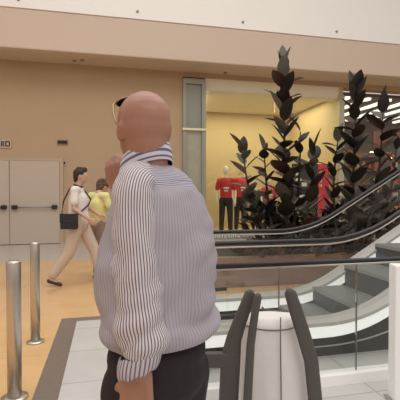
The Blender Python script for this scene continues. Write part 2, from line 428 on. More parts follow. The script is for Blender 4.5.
# garment rail
t = thing('garment_rack', (5.1, 13.3, .02), 'chrome garment rail standing inside the clothes shop', 'clothes rack')
for s in (-1, 1):
    MB().tube([(s*.75, 0, .03), (s*.75, 0, 1.5)], .015, 8).build('post', M['steel'], t); MB().tube([(s*.75, -.25, .02), (s*.75, .25, .02)], .015, 8).build('foot', M['steel'], t)
MB().tube([(-.75, 0, 1.5), (.75, 0, 1.5)], .015, 8).build('rail', M['steel'], t)
cols = [M['black'], M['red'], M['wprint'], M['black'], M['jeans'], M['black'], M['red'], M['wprint'], M['jeans'], M['black']]
names = ['black', 'red', 'white', 'black', 'dark blue', 'black', 'red', 'white', 'dark blue', 'black']
for k in range(10):
    x = 5.1-.65+k*.145
    rings = []
    for z, a, b in ((.02+1.47, .03, .02), (.02+1.43, .18, .035), (.02+1.1, .2, .045), (.02+.75, .21, .05)):
        rings.append([Vector((x+b*math.cos(q), 13.3+a*math.sin(q), z)) for q in [2*math.pi*j/16 for j in range(16)]])
    g = MB().loft(rings).build('hanging_top', cols[k], None, True)
    tag(g, '%s top hung on the shop garment rail, %s from its left end' % (names[k], ['first', 'second', 'third', 'fourth', 'fifth', 'sixth', 'seventh', 'eighth', 'ninth', 'tenth'][k]), 'top', 'tops on the garment rail')

# ---------------- second shop on the right
BX0, BX1 = SX1+.16, 15.5
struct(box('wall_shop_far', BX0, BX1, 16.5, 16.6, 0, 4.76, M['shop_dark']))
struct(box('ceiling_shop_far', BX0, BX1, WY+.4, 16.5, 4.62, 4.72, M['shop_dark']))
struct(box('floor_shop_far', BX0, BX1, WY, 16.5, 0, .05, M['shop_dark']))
struct(box('trim_11', BX0+1.7, BX1, 12.2, 12.3, 3.0, 3.55, mat('rust_band', (.32, .12, .07), .6)))
pane('window_3', BX0, 9.9, .05, 4.5); pane('window_4', 9.93, BX1-2, .05, 4.5)
for k in range(9):
    c = MB(); x = BX0+.5+k*.8
    c.box(x-.07, x+.07, 12.0, 15.8, 4.54, 4.619, 0)
    tag(c.build('strip_light', M['lamp']), 'long white ceiling strip light inside the right hand shop', 'light', 'strip lights in the right shop')
goods = [mat('goods_%d' % i, c, .6) for i, c in enumerate(((.5, .12, .06), (.6, .42, .2), (.10, .16, .10), (.45, .32, .26), (.12, .07, .06), (.62, .55, .45), (.35, .10, .10)))]
gn = ['red brown', 'ochre', 'dark green', 'dull pink', 'dark brown', 'cream', 'maroon']
ordn = ['lowest', 'second lowest', 'middle', 'second highest', 'top']
units = [(8.0, 13.2, 'left'), (9.55, 13.6, 'middle'), (11.1, 13.2, 'right')]
for ux, uy, un in units:
    t = thing('shelf_unit', (ux, uy, .05), 'tall open wooden shelf unit in right hand shop, %s of the three' % un, 'shelf', 'shelf units in the right shop')
    for s in (-1, 1): MB().box(s*.68-.02, s*.68+.02, -.2, .2, 0, 2.9).build('side_panel', M['wood'], t)
    for k in range(6): MB().box(-.66, .66, -.2, .2, .1+k*.52, .13+k*.52).build('shelf', M['wood'], t)
    MB().box(-.66, .66, .2, .22, 0, 2.9).build('back_panel', M['shop_dark'], t)
    for k in range(5):
        for j in range(5):
            w = .08+random.random()*.03; h = .16+random.random()*.22; gi = random.randrange(7); x = ux-.52+j*.26; z = .05+.13+k*.52
            m = MB()
            if random.random() < .5: m.box(x-w, x+w, uy-.15, uy+.1, z, z+h, .008)
            else:
                m.tube([(x, uy-.03, z), (x, uy-.03, z+h*.65), (x, uy-.03, z+h*.8), (x, uy-.03, z+h)], [w*.8, w*.8, w*.35, w*.35], 12)
            tag(m.build('shelf_product', goods[gi]), '%s product on the %s shelf of %s shelf unit, number %s along' % (gn[gi], ordn[k], un, ['one', 'two', 'three', 'four', 'five'][j]), 'product', 'products on shop shelves')
# green display figure
gc = onY(338, 200, 12.0)
t = thing('display_stand', (gc.x, 12.05, .05), 'green display stand just inside right hand shop window', 'display')
MB().box(-.22, .22, -.15, .15, 0, 1.35, .02).build('body', M['green'], t); MB().box(-.25, .25, -.18, .18, 1.35, 1.41, .01).build('top', M['shop_w'], t)
for k in range(3): MB().box(-.18, .18, -.165, -.15, .25+k*.35, .50+k*.35).build('picture', goods[(k*2+3) % 7], t)
# pendant lamps warm
for k, (u, v, Y) in enumerate(((383, 141, 13), (372, 152, 13), (396, 150, 12.8), (389, 158, 12.6))):
    c = onY(u, v, Y)
    t = thing('pendant_lamp', c, 'small warm pendant lamp in the right shop, %s' % ['highest one', 'leftmost one', 'rightmost one', 'lowest one'][k], 'lamp', 'pendant lamps in the right shop')
    MB().tube([(0, 0, .06), (0, 0, 4.6-c.z)], .006, 6).build('cord', M['dark'], t)
    MB().tube([(0, 0, 0), (0, 0, .05), (0, 0, .08)], [.11, .07, .02], 14).build('shade', M['dark'], t, True)
    MB().tube([(0, 0, -.02), (0, 0, 0)], [.08, .09], 14).build('bulb', M['lampw'], t, True)

# ================================================================ PLANTS
def leaf(mb, base, d, nrm, L, Wd, mi=0, curl=.15):
    d = d.normalized(); s = d.cross(nrm).normalized(); n = s.cross(d).normalized()
    prev = None; N = 7
    for i in range(N+1):
        t = i/N
        w = Wd*.5*(math.sin(math.pi*min(1, t**.8))**.75 if 0 < t < 1 else .02)
        p = base+d*(L*t)+n*(curl*L*(t-.2*1)**2)
        row = [mb.b.verts.new(p-s*w+n*w*.22), mb.b.verts.new(p), mb.b.verts.new(p+s*w+n*w*.22)]
        if prev:
            for k in range(2):
                f = mb.b.faces.new((prev[k], prev[k+1], row[k+1], row[k])); f.smooth = True; f.material_index = mi
        prev = row

def plant(name, root, stems, label):
    """stems: list of (polyline world pts, leaf len at base, at tip, count, start)"""
    t = thing(name, root, label, 'plant', 'tall dark leaved plants behind the escalator')
    root = Vector(root)
    for pts, l0, l1, cnt, st in stems:
        pts = [Vector(p)-root for p in pts]
        n = len(pts)-1
        MB().tube(pts, [.035*(1-.75*i/n) for i in range(n+1)], 8).build('stem', M['stem'], t, True)
        fo = MB()
        def at(f):
            q = f*n; i = min(int(q), n-1); return pts[i].lerp(pts[i+1], q-i), (pts[i+1]-pts[i]).normalized()
        for k in range(cnt):
            f = st+(1-st)*(k/(cnt-1)); p, ax = at(f)
            az = k*2.4+random.uniform(-.4, .4)
            L = (l0+(l1-l0)*f)*random.uniform(.8, 1.15)
            elev = R(random.uniform(15, 60)) if f < .93 else R(random.uniform(55, 85))
            side = Vector((math.cos(az), math.sin(az), 0))
            d = side*math.cos(elev)+ax*math.sin(elev)
            nrm = ax*math.cos(elev)-side*math.sin(elev)
            r_ = random.random()
            mi = 2 if (r_ < .06) else (1 if r_ < .30 else 0)
            leaf(fo, p, d, nrm, L, L*random.uniform(.44, .58), mi, random.uniform(-.25, .12))
        fo.build('foliage', [M['leaf'], M['leaf_hi'], M['leaf_r']], t, fix=False)
    return t
D = 6.2
def P(u, v, dd=0): return W(u, v, D+dd)
def line(a, b, k=5, bow=0):
    return [Vector(a).lerp(Vector(b), i/k)+Vector((bow*math.sin(math.pi*i/k), 0, 0)) for i in range(k+1)]
g1 = W(286, 193, D); g1.z = .42
base1 = Vector(g1)
plant('tall_foliage_plant', g1, [
    (line(base1, P(283, 66)), .48, .36, 54, .08),
    (line(base1+Vector((-.15, 0, 0)), P(243, 150, -.1), 5, -.12), .36, .30, 18, .22),
    (line(base1+Vector((-.1, .1, 0)), P(264, 150, .15), 5, -.04), .34, .26, 18, .25),
    (line(base1+Vector((.12, 0, 0)), P(313, 152, -.1), 5, .1), .38, .34, 19, .2),
    (line(base1+Vector((.1, .1, 0)), P(300, 132, .1), 5, .06), .36, .3, 10, .2),
], 'tallest dark leaved plant rising in front of the yellow shop window')
D = 6.4
g2 = W(352, 193, D); g2.z = .42; base2 = Vector(g2)
plant('tall_foliage_plant', g2, [
    (line(base2, P(355, 92)), .46, .40, 42, .10),
    (line(base2+Vector((.15, 0, 0)), P(382, 108, 0), 5, .12), .42, .38, 22, .2),
    (line(base2+Vector((-.15, .1, 0)), P(338, 138, .1), 5, -.1), .36, .28, 22, .2),
    (line(base2+Vector((.2, 0, 0)), P(396, 150, .2), 5, .15), .38, .3, 13, .25),
], 'dark leaved plant with two crowns standing near the right picture edge')
# planter
pt = thing('planter', (4.0, 6.3, 0), 'long low brown planter behind the escalator holding dark plants', 'planter')
pl = MB(); pl.box(-3.0, 4.5, -.75, -.68, 0, .45, .01); pl.box(-3.0, 4.5, .68, .75, 0, .45, .01); pl.box(-3.0, -2.93, -.68, .68, 0, .45); pl.box(4.43, 4.5, -.68, .68, 0, .45)
pl.build('planter_wall', M['planter'], pt)
MB().box(-2.93, 4.43, -.68, .68, 0, .40).build('soil', M['soil'], pt)
def shrub(x, y, h, r, n, bronze, label):
    t = thing('leafy_shrub', (x, y, .40), label, 'shrub', 'low shrubs in the planter')
    s = MB(); 
    for k in range(5):
        a = k*1.26; s.tube([(0, 0, 0), (r*.4*math.cos(a), r*.4*math.sin(a), h*.45), (r*.7*math.cos(a), r*.7*math.sin(a), h*.8)], [.015, .011, .006], 6)
    s.build('stem', M['stem'], t)
    fo = MB()
    for k in range(n):
        a = random.uniform(0, 6.28); q = random.random()**.5; z = random.uniform(.08, 1)*h
        rr = r*q*(1-.45*(z/h))
        p = Vector((rr*math.cos(a), rr*math.sin(a), z*.9))
        d = Vector((math.cos(a)*random.uniform(.3, 1.2), math.sin(a)*random.uniform(.3, 1.2), random.uniform(.1, 1))).normalized()
        L = random.uniform(.13, .24)
        leaf(fo, p, d, Vector((random.uniform(-.5, .5), random.uniform(-.5, .5), 1)), L, L*.45, (1 if random.random() < bronze else 0), -.1)
    fo.build('foliage', [M['shrub'], M['shrub_r']], t, fix=False)
lab = ['bushy dark shrub at the left end of the low planter', 'dark shrub second from the left end of the planter', 'dark shrub at the foot of the tallest plant, leftmost shrub', 'dark shrub directly below the tallest plant', 'dark shrub just right of the tallest plant', 'dark shrub midway between the two tall plants', 'dark shrub at the foot of the two crowned plant', 'dark shrub right of the two crowned plant', 'dark shrub near the right picture edge', 'dark shrub last at the right edge']
for k in range(2, 10):
    u = 222+k*20
    c = onY(u, 193, 6.1+.3*(k % 2)); shrub(c.x, c.y, random.uniform(.65, .95) if k > 1 else .34+.2*k, .36, 150, .12 if k > 1 else .3, lab[k])
lab = ['low bronze leaved ground plant in the planter front, leftmost', 'low bronze leaved ground plant nearest the planter left end', 'low bronze ground plant below the tallest plant', 'low bronze ground plant right of the tallest plant', 'low bronze ground plant furthest right along planter front']
for k in range(1, 5):
    c = onY(228+k*28, 193, 5.72); shrub(c.x, c.y, .17, .30, 70, .75, lab[k])

# ================================================================ ESCALATOR
EX0, EX1 = .30, 6.6; XC = 1.78; RC = 1.35; A = R(30)
def rise(x):
    if x <= XC: return 0
    xc2 = XC+RC*math.sin(A)
    if x < xc2: return RC-math.sqrt(RC*RC-(x-XC)**2)
    return RC*(1-math.cos(A))+(x-xc2)*math.tan(A)
YN, YF = 3.09, 4.0; DZ = .30; HZ = .975
et = thing('escalator', (EX0, (YN+YF)/2, 0), 'escalator rising to the right with black handrails and pale lit skirts', 'escalator')
ox, oy = EX0, (YN+YF)/2
xs_ = [EX0+.35+i*(EX1-EX0-.35)/70 for i in range(71)]
for y in (YN, YF):
    yy = y-oy
    pts = []
    # lower newel wrap
    for k in range(9):
        a = -math.pi/2-math.pi*k/8
        pts.append((.35+.30*math.cos(a)-.0, yy, (HZ-.30)+.30*math.sin(a)))
    pts = [( .9, yy, HZ-.6)]+pts
    pts += [(x-ox, yy, HZ+rise(x)) for x in xs_[1:]]
    MB().tube(pts, .020, 10, flat=1.0, up=Vector((0, 1, 0))).build('handrail', M['rubber'], et, True)
    # steel guide under the rail
    g = MB(); g.tube([(x-ox, yy, HZ-.033+rise(x)) for x in xs_], .008, 8, up=Vector((0, 1, 0))); g.build('rail_guide', M['steel'], et, True)
    # glass
    gl = [(x-ox, HZ-.06+rise(x)) for x in xs_]; low = [(x-ox, DZ+rise(x)) for x in reversed(xs_)]
    q = MB()
    for i in range(len(xs_)-1):
        a, b = xs_[i], xs_[i+1]
        vs = [q.b.verts.new((a-ox, yy, DZ+rise(a))), q.b.verts.new((b-ox, yy, DZ+rise(b))), q.b.verts.new((b-ox, yy, HZ-.06+rise(b))), q.b.verts.new((a-ox, yy, HZ-.06+rise(a)))]
        q.b.faces.new(vs)
    bmesh.ops.remove_doubles(q.b, verts=q.b.verts, dist=1e-4)
    q.build('balustrade_glass', M['bglass'], et)
    def strip(name, y0, y1, z0, z1, m, x0=EX0+.05):
        s = MB(); xx = [x0]+[x for x in xs_ if x > x0]
        rings = [[Vector((x-ox, y0, z0+rise(x))), Vector((x-ox, y1, z0+rise(x))), Vector((x-ox, y1, z1+rise(x))), Vector((x-ox, y0, z1+rise(x)))] for x in xx]
        s.loft(rings)
        o = s.build(name, m, et); 
        for p_ in o.data.polygons: p_.use_smooth = False
        return o
    strip('deck', yy-.10, yy+.09, DZ-.03, DZ, M['deck'])
    strip('lit_skirt', yy-.085, yy+.065, DZ-.13, DZ-.03, M['deck_white'])
    strip('skirt_edge', yy-.09, yy+.075, DZ-.15, DZ-.13, M['clad'])
# truss cladding with flat bottom
poly = [(EX0-.0-ox, 0.0), (EX1-ox, 0.0)]+[(x-ox, DZ-.15+rise(x)) for x in reversed([EX0]+xs_)]
for y, s in ((YN, -1), (YF, 1)):
    m = MB(); m.prism(poly, y-oy-.06, y-oy+.06)
    m.build('side_cladding', M['clad'], et)
m = MB(); m.tube([(x-ox, YN-oy-.064, .09+.55*rise(x)) for x in xs_], .006, 6); m.build('cladding_trim', M['deck'], et)
m = MB(); m.box(EX0+.02-ox, XC-.40-ox, YN-oy+.09, YF-oy-.09, .01, .14, .005); m.build('landing_plate', M['tread'], et)
m = MB()
for k in range(20): yv = YN-oy+.12+k*(YF-YN-.24)/19; m.box(XC-.55-ox, XC-.40-ox, yv-.008, yv+.008, .14, .155)
m.build('comb', M['gold'], et)
for k in range(13):
    xa = XC-.40+k*.385; z = .14+rise(xa+.38); 
    s = MB(); s.box(xa-ox, xa+.385-ox, YN-oy+.07, YF-oy-.07, z-.03, z, mi=0); s.box(xa-ox, xa+.02-ox, YN-oy+.075, YF-oy-.075, max(.01, z-.24), z-.03, mi=1)
    for j in range(24):
        yv = YN-oy+.09+j*(YF-YN-.18)/23; s.box(xa-ox, xa+.385-ox, yv-.006, yv+.006, z, z+.006, mi=0)
    s.build('step', [M['tread'], M['riser']], et)

# ================================================================ GLASS BARRIER in front
BY = 2.58
bt = thing('glass_barrier', (.36, BY, 0), 'clear glass barrier with thin dark top rail in front of the escalator', 'barrier')
MB().tube([(0, 0, .888), (4.6, 0, .888)], .017, 12).build('top_rail', M['rubber'], bt, True)
MB().tube([(0, 0, .866), (4.6, 0, .866)], .008, 8).build('rail_channel', M['steel'], bt, True)
MB().box(0, 4.6, -.045, .045, 0, .085, .006).build('base_channel', M['bollard_white'], bt)
je = [0, onY(279, 300, BY).x-.36, onY(357, 300, BY).x-.36, 2.7, 3.5, 4.6]
for i in range(5):
    MB().box(je[i]+.004, je[i+1]-.004, -.006, .006, .08, .86).build('glass_pane', M['bglass'], bt)
    if i: MB().box(je[i]-.003, je[i]+.003, -.008, .008, .085, .86).build('pane_joint', M['seam'], bt)
# white post on the right
c = W(402, 193, 2.62)
t = thing('white_post', (c.x, c.y, 0), 'square white waist high post at right picture edge', 'post', rz=-TH)
z = EYE-(265-193)/400*2.6
MB().box(-.06, .10, -.05, .05, .02, z, .008).build('shaft', M['bollard_white'], t); MB().box(-.08, .12, -.07, .07, 0, .02, .004).build('base_plate', M['steel'], t)

# ================================================================ STEEL BOLLARDS
for (u, vb, r, lb) in ((34.5, 343, .042, 'further steel tube bollard on tan floor, nearer the walking people'), (13, 400, .046, 'nearer steel tube bollard at the left picture edge')):
    d = EYE*400/(vb-193); c = W(u, 193, d)
    t = thing('steel_bollard', (c.x, c.y, 0), lb, 'bollard', 'steel bollards on the tan floor')
    m = MB(); m.tube([(0, 0, .01), (0, 0, .915), (0, 0, .925), (0, 0, .93)], [r, r, r*.9, r*.6], 28); m.build('tube', M['steel'], t, True)
    m = MB(); m.tube([(0, 0, 0), (0, 0, .012), (0, 0, .022)], [r*1.9, r*1.85, r*1.1], 28); m.build('base_ring', M['steel'], t, True)

# ================================================================ SACK AND UPRIGHTS
SDp = 2.2
c = W(275, 193, SDp)
def L2(u, v, dd=0):
    d = SDp+dd; return Vector(((u-200)/400*d-(275-200)/400*SDp, d-SDp, EYE+(193-v)/400*d))
t = thing('sack_stand', (c.x, c.y, 0), 'dark grey stand of slanted flat uprights around the white sack', 'stand', rz=-TH)
def bar(name, pts, ws, th=.02, dd=0):
    m = MB(); rings = []
    pts = [L2(u, v, dd) for u, v in pts]
    for i, p in enumerate(pts):
        tdir = (pts[min(i+1, len(pts)-1)]-pts[max(i-1, 0)]).normalized(); a = Vector((tdir.z, 0, -tdir.x)).normalized(); y = Vector((0, 1, 0))
        w = ws[i]/400*SDp/2
        rings.append([p+a*w*math.copysign(abs(math.cos(q))**.6, math.cos(q))+y*th*math.copysign(abs(math.sin(q))**.6, math.sin(q)) for q in [2*math.pi*k/16 for k in range(16)]])
    m.loft(rings); return m.build(name, M['upright'], t, True)
bar('upright', [(251, 290), (250.5, 293), (246, 307), (240, 322), (234, 340), (231, 358), (229, 400), (229, 443)], [3, 10, 12, 13, 15, 19, 19, 18], dd=-.10)
bar('upright', [(259, 294), (258.5, 297), (255, 315), (251, 345), (248, 400), (247, 443)], [3, 6.5, 7, 7.5, 8, 8], dd=-.17)
bar('upright', [(289, 289), (290.5, 293), (296, 310), (304, 335), (312, 362), (316, 400), (317, 443)], [4, 11, 13, 13.5, 13.5, 13.5, 13], dd=-.12)
bar('upright', [(287, 312), (288, 316), (291, 332), (292, 345)], [3, 6, 7, 6], dd=.16)
bar('upright', [(263, 308), (263, 312), (263, 325), (264, 345)], [2, 3, 3, 3], dd=.16)
m = MB(); a, b = L2(205, 346), L2(238, 360); m.box(a.x, b.x, -.12, -.08, b.z, a.z, .006); m.build('side_bracket', M['upright'], t)
m = MB(); pa, pb = L2(263, 311, .16), L2(289, 316, .16); m.tube([pa, pb], .012, 8); m.build('crossbar', M['upright'], t)
m = MB(); m.tube([L2(229, 440, -.10), L2(317, 440, -.12)], .012, 8); m.build('foot_bar', M['upright'], t)
SC = []
N = 48
for v, xl, xr, dy in ((316, 246, 297, .05), (317.5, 243, 300, .085), (326, 241, 301.5, .10), (345, 240.5, 304, .115), (370, 240, 309, .125), (400, 240, 312, .13), (425, 243, 311, .12), (434, 250, 305, .08)):
    cx = ((xl+xr)/2); w = (xr-xl)/2/400*SDp; ring = []
    for k in range(N):
        a = 2*math.pi*k/N; wr = 1+.022*math.sin(7*a+v*.05)+.012*math.sin(13*a-v*.03)
        p = L2(cx, v); ring.append(Vector((p.x+w*math.cos(a)*wr, .02+dy*math.sin(a)*wr, p.z)))
    SC.append(ring)
sk = thing('fabric_sack', (c.x, c.y, 0), 'large white fabric sack standing between slanted dark grey uprights', 'sack', rz=-TH)
MB().loft(list(reversed(SC))).build('sack_body', M['sack'], sk, True)
m = MB(); pts = []
for k in range(25):
    a = math.pi+math.pi*k/24; p = L2(271.5, 322); w = 30.0/400*SDp
    pts.append((p.x+w*math.cos(a), .02+.104*math.sin(a), p.z+.022*math.sin(a)))
m.tube(pts, .0035, 6); m.build('seam', M['seam'], sk)
m = MB(); m.tube([L2(281, 318, -.095), L2(281, 345, -.112), L2(282, 400, -.125), L2(282, 425, -.11)], .0035, 6); m.build('seam', M['seam'], sk)

# ================================================================ BALD MAN
DM = 1.28
cm = W(152, 193, DM)
man = thing('person', (cm.x, cm.y, 0), 'bald man in blue striped shirt seen from behind, sunglasses pushed onto head', 'person', rz=-TH)
mx0 = (152-200)/400*DM
def L1(u, v, dd=0):
    d = DM+dd; return Vector(((u-200)/400*d-mx0, d-DM, EYE+(193-v)/400*d))
YB = R(50)
bf = Vector((-math.sin(YB), math.cos(YB), 0)); br = Vector((math.cos(YB), math.sin(YB), 0))
HY = R(33); hf = Vector((-math.sin(HY), math.cos(HY), 0)); hr = Vector((math.cos(HY), math.sin(HY), 0)); up = Vector((0, 0, 1))
HC = L1(144, 125)
hm = Matrix((hr, hf, up)).transposed().to_4x4(); bm_ = Matrix((br, bf, up)).transposed().to_4x4()
body = [('e', HC+hf*-.005+up*.012, (.084, .098, .092), hm), ('e', HC-hf*.022-up*.012, (.080, .080, .085), hm), ('e', HC+hf*.03-up*.05, (.064, .072, .075), hm),
        ('e', HC+hf*.058-up*.085, (.040, .036, .028), hm), ('c', HC+hf*.092+up*.01, HC+hf*.112-up*.028, .010, .015),
        ('e', HC+hf*.092-up*.052, (.024, .012, .009), hm), ('e', HC+hf*.083+up*.022, (.055, .014, .010), hm)]
for s in (-1, 1):
    e = HC+hr*s*.080-hf*.004-up*.030
    erot = hm @ Matrix.Rotation(s*R(-14), 4, 'Z')
    body += [('e', e, (.009, .020, .032), erot), ('e', e+up*.012-hf*.008+hr*s*.004, (.008, .014, .018), erot)]
    body.append(('e', HC+hr*s*.03+hf*.083+up*.002, (.013, .012, .010), hm))
NB = L1(147, 180)
body += [('c', HC-hf*.028-up*.06, NB, .066, .068), ('c', HC+hf*.01-up*.07, NB+bf*.0, .05, .05)]
# trunk
CH = L1(154, 225); BL = L1(155, 300); PE = L1(158, 365)
body += [('e', CH-up*.02, (.12, .07, .16), bm_), ('e', BL, (.11, .09, .17), bm_), ('e', PE, (.165, .12, .14), bm_)]
SLf = L1(133, 196, -.10); ELf = L1(137, 290, -.17); WLf = L1(138, 370, -.18)
SRt = NB+br*.135-up*.10; 
ERt = L1(145, 280, .24); WRt = L1(120, 192, .13)
body += [('c', NB-up*.09, SLf, .03, .03), ('c', NB-up*.09, SRt, .035, .04), ('c', SLf+Vector((.012, -.02, -.03)), ELf, .034, .042), ('c', ELf, WLf, .046, .038), ('c', SRt, ERt, .038, .034), ('c', ERt, WRt, .034, .028)]
body += hand(WLf, (-.06, .06, -1), (.15, 1, 0), .25, 1.28, 1)
body += hand(WRt, (-.22, .0, 1), (.5, 1, .0), .62, 1.05, -1)
hips = {}
for s in (-1, 1):
    h = PE+br*s*.09-up*.03; k_ = Vector((h.x, h.y, .47))+bf*.02; an = Vector((h.x, h.y, .085))-bf*.02
    hips[s] = (h, k_, an)
    body += [('c', h, k_, .085, .055), ('c', k_, an, .052, .034), ('c', an-up*.03-bf*.03, an-up*.045+bf*.15, .034, .028)]
blob('body', body, .0055, M['skin'], man, 7)

# shirt: torso + sleeves
def ell(c, a, b, yaw, n=64, ex=2.3, wr=0, ph=0):
    out = []
    for k in range(n):
        q = 2*math.pi*k/n; cc, ss = math.cos(q), math.sin(q)
        x = a*math.copysign(abs(cc)**(2/ex), cc); y = b*math.copysign(abs(ss)**(2/ex), ss)
        w_ = 1+wr*(math.sin(5*q+ph)+.6*math.sin(9*q-ph*1.7))
        x *= w_; y *= w_
        out.append(Vector((c.x+x*math.cos(yaw)-y*math.sin(yaw), c.y+x*math.sin(yaw)+y*math.cos(yaw), c.z)))
    return out
def interp(keys, n):
    """catmull-rom through key tuples"""
    out = []
    for i in range(len(keys)-1):
        p0 = keys[max(i-1, 0)]; p1 = keys[i]; p2 = keys[i+1]; p3 = keys[min(i+2, len(keys)-1)]
        for j in range(n):
            t_ = j/n; out.append(tuple(.5*((2*b)+(c_-a)*t_+(2*a-5*b+4*c_-d)*t_*t_+(3*b-a-3*c_+d)*t_**3) for a, b, c_, d in zip(p0, p1, p2, p3)))
    out.append(keys[-1]); return out
# v, left px, right px
tk = [(163, 126, 169), (169, 121, 181), (179, 117, 192), (192, 113, 202), (210, 106, 208.5), (235, 102, 212), (265, 98, 214), (300, 98, 214), (322, 100, 213), (336, 100, 214.5), (347, 103, 215), (353, 104, 214)]
rings = []; a0, b0 = .235, .165
ext = math.sqrt((a0*math.cos(YB))**2+(b0*math.sin(YB))**2)
tki = interp(tk, 5)
for i, (v, xl, xr) in enumerate(tki):
    xa_ = (xl-200)/400*(DM-.075); xb_ = (xr-200)/400*(DM+.07)
    fz = max(0, min(1, (v-205)/70)); zd = DM-.15*fz
    cc = Vector(((xa_+xb_)/2-mx0, 0, EYE+(193-v)/400*zd)); hw = (xb_-xa_)/2; k_ = hw/ext*.99*(1-.035*math.exp(-((v-330)/6)**2)+.012*math.exp(-((v-343)/6)**2))
    slump = math.exp(-((v-328)/14)**2)
    rings.append(ell(cc, a0*k_, b0*k_, YB, 72, 2.2, .004+.010*slump, v*.11))
ny = 13
sm_ = MB()
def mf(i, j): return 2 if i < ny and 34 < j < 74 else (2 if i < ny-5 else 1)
sm_.loft(rings, cap=False, mfun=mf, vscale=1)
def sleeve(keys, side, n=40, caps=False):
    ks = interp(keys, 6); ctr = [(L1(k[0], k[1], k[2]), k[3]/400*(DM+k[2])) for k in ks]
    rr = []
    for i, (p, r_) in enumerate(ctr):
        td = (ctr[min(i+1, len(ctr)-1)][0]-ctr[max(i-1, 0)][0]).normalized()
        a = td.cross(Vector((0, 1, 0))).normalized(); b_ = a.cross(td).normalized(); ring = []
        for k in range(n):
            q = 2*math.pi*k/n; w_ = r_*(1+.020*math.sin(3*q+i*.45)+.014*math.sin(5*q-i*.8)+.012*math.sin(i*1.1+q))
            ring.append(p+a*w_*math.cos(q)+b_*w_*math.sin(q)*.92)
        rr.append(ring)
    sm_.loft(rr, mi=0, cap=caps)
sleeve([(146, 172, -.06, 12), (138, 179, -.10, 18), (133, 192, -.14, 20), (132.5, 215, -.15, 20.5), (134.5, 250, -.16, 22), (137.5, 290, -.17, 24), (141, 320, -.175, 23), (142, 340, -.18, 22), (141, 352, -.18, 20), (140, 357, -.18, 18.5)], -1)
sleeve([(172, 185, .12, 14), (178, 200, .17, 18), (172, 240, .22, 18), (155, 282, .25, 18), (140, 250, .22, 16), (129, 218, .16, 13), (125, 207, .15, 12)], 1)
from mathutils import noise as NZ
sm_.b.normal_update()
mv = {}
for v_ in sm_.b.verts:
    p_ = v_.co; low = max(0, min(1, (1.25-p_.z)/.35))
    q_ = Vector((p_.x*5+p_.z*3.0, p_.y*5, p_.z*11-p_.x*5))
    q2 = Vector((p_.x*4, p_.y*4, p_.z*4+7))
    mv[v_] = v_.normal*((abs(NZ.noise(q_))-.25)*(-.020-.018*low)+NZ.noise(q2)*.012)*(.25 if p_.z > 1.42 else 1)
for v_, o_ in mv.items(): v_.co += o_
sh = sm_.build('shirt', [M['shirt_sl'], M['shirt_to'], M['shirt_yo']], man, True)
sd = sh.modifiers.new('thick', 'SOLIDIFY'); sd.thickness = .003; sd.offset = -1
# yoke stripes use the v coordinate: set scale in the material
for n_ in M['shirt_yo'].node_tree.nodes:
    if n_.type == 'MATH' and n_.operation == 'MULTIPLY': n_.inputs[1].default_value = 75*2*math.pi
# seams: armhole and yoke
def on_torso(u, v, dd):
    return L1(u, v, dd)
# collar
cr = []
for (dz, k_, o) in ((-.012, .98, 0), (.020, .95, 0), (.036, .93, .002), (.038, .99, 0), (.022, 1.04, 0), (-.006, 1.10, 0), (-.022, 1.08, 0)):
    ring = []
    for k in range(48):
        q = 2*math.pi*k/48; x, y = .076*k_*math.cos(q), .080*k_*math.sin(q)
        fwd = y/.083
        c0 = L1(146, 166)
        ring.append(c0+br*x*.98+bf*y*1.02+up*(dz-.034*fwd)+Vector((0, 0, .004)))
    cr.append(ring)
co = MB().loft(cr, cap=False).build('collar', M['shirt_co'], sh, True)
# cuff (rolled)
cr = []
for (v, r_, du) in ((352, 20.5, 0), (355, 22, 0), (362, 22.5, -1), (370, 21.5, -2), (373, 20, -2.5)):
    p = L1(140+du, v, -.18); w_ = r_/400*(DM-.18)
    cr.append([p+Vector((w_*math.cos(2*math.pi*k/40), .85*w_*math.sin(2*math.pi*k/40), .018*math.cos(2*math.pi*k/40)+.0025*math.sin(k*1.3))) for k in range(40)])
cu = MB().loft(cr, cap=False).build('cuff', stripe_mat('cuff_cloth', (.55, .50, .53), (.20, .16, .22), 30, 0, .4), sh, True)
cu.modifiers.new('thick', 'SOLIDIFY').thickness = .004
# trousers
tr = [('e', PE+up*.04, (.178, .138, .11), bm_), ('e', PE-up*.03, (.178, .14, .11), bm_)]
for s in (-1, 1):
    h, k_, an = hips[s]
    tr += [('c', h-up*.02, k_, .112, .082), ('c', k_, an+up*.0, .082, .068), ('c', an, an-up*.02, .068, .068)]
    sh_ = [('c', an-up*.045-bf*.04, an-up*.045+bf*.12, .04, .040), ('c', an-up*.055+bf*.10, an-up*.055+bf*.17, .038, .028)]
    blob('shoe', sh_, .008, M['shoe'], man, 3)
tro = blob('trousers', tr, .009, M['trousers'], man, 5)
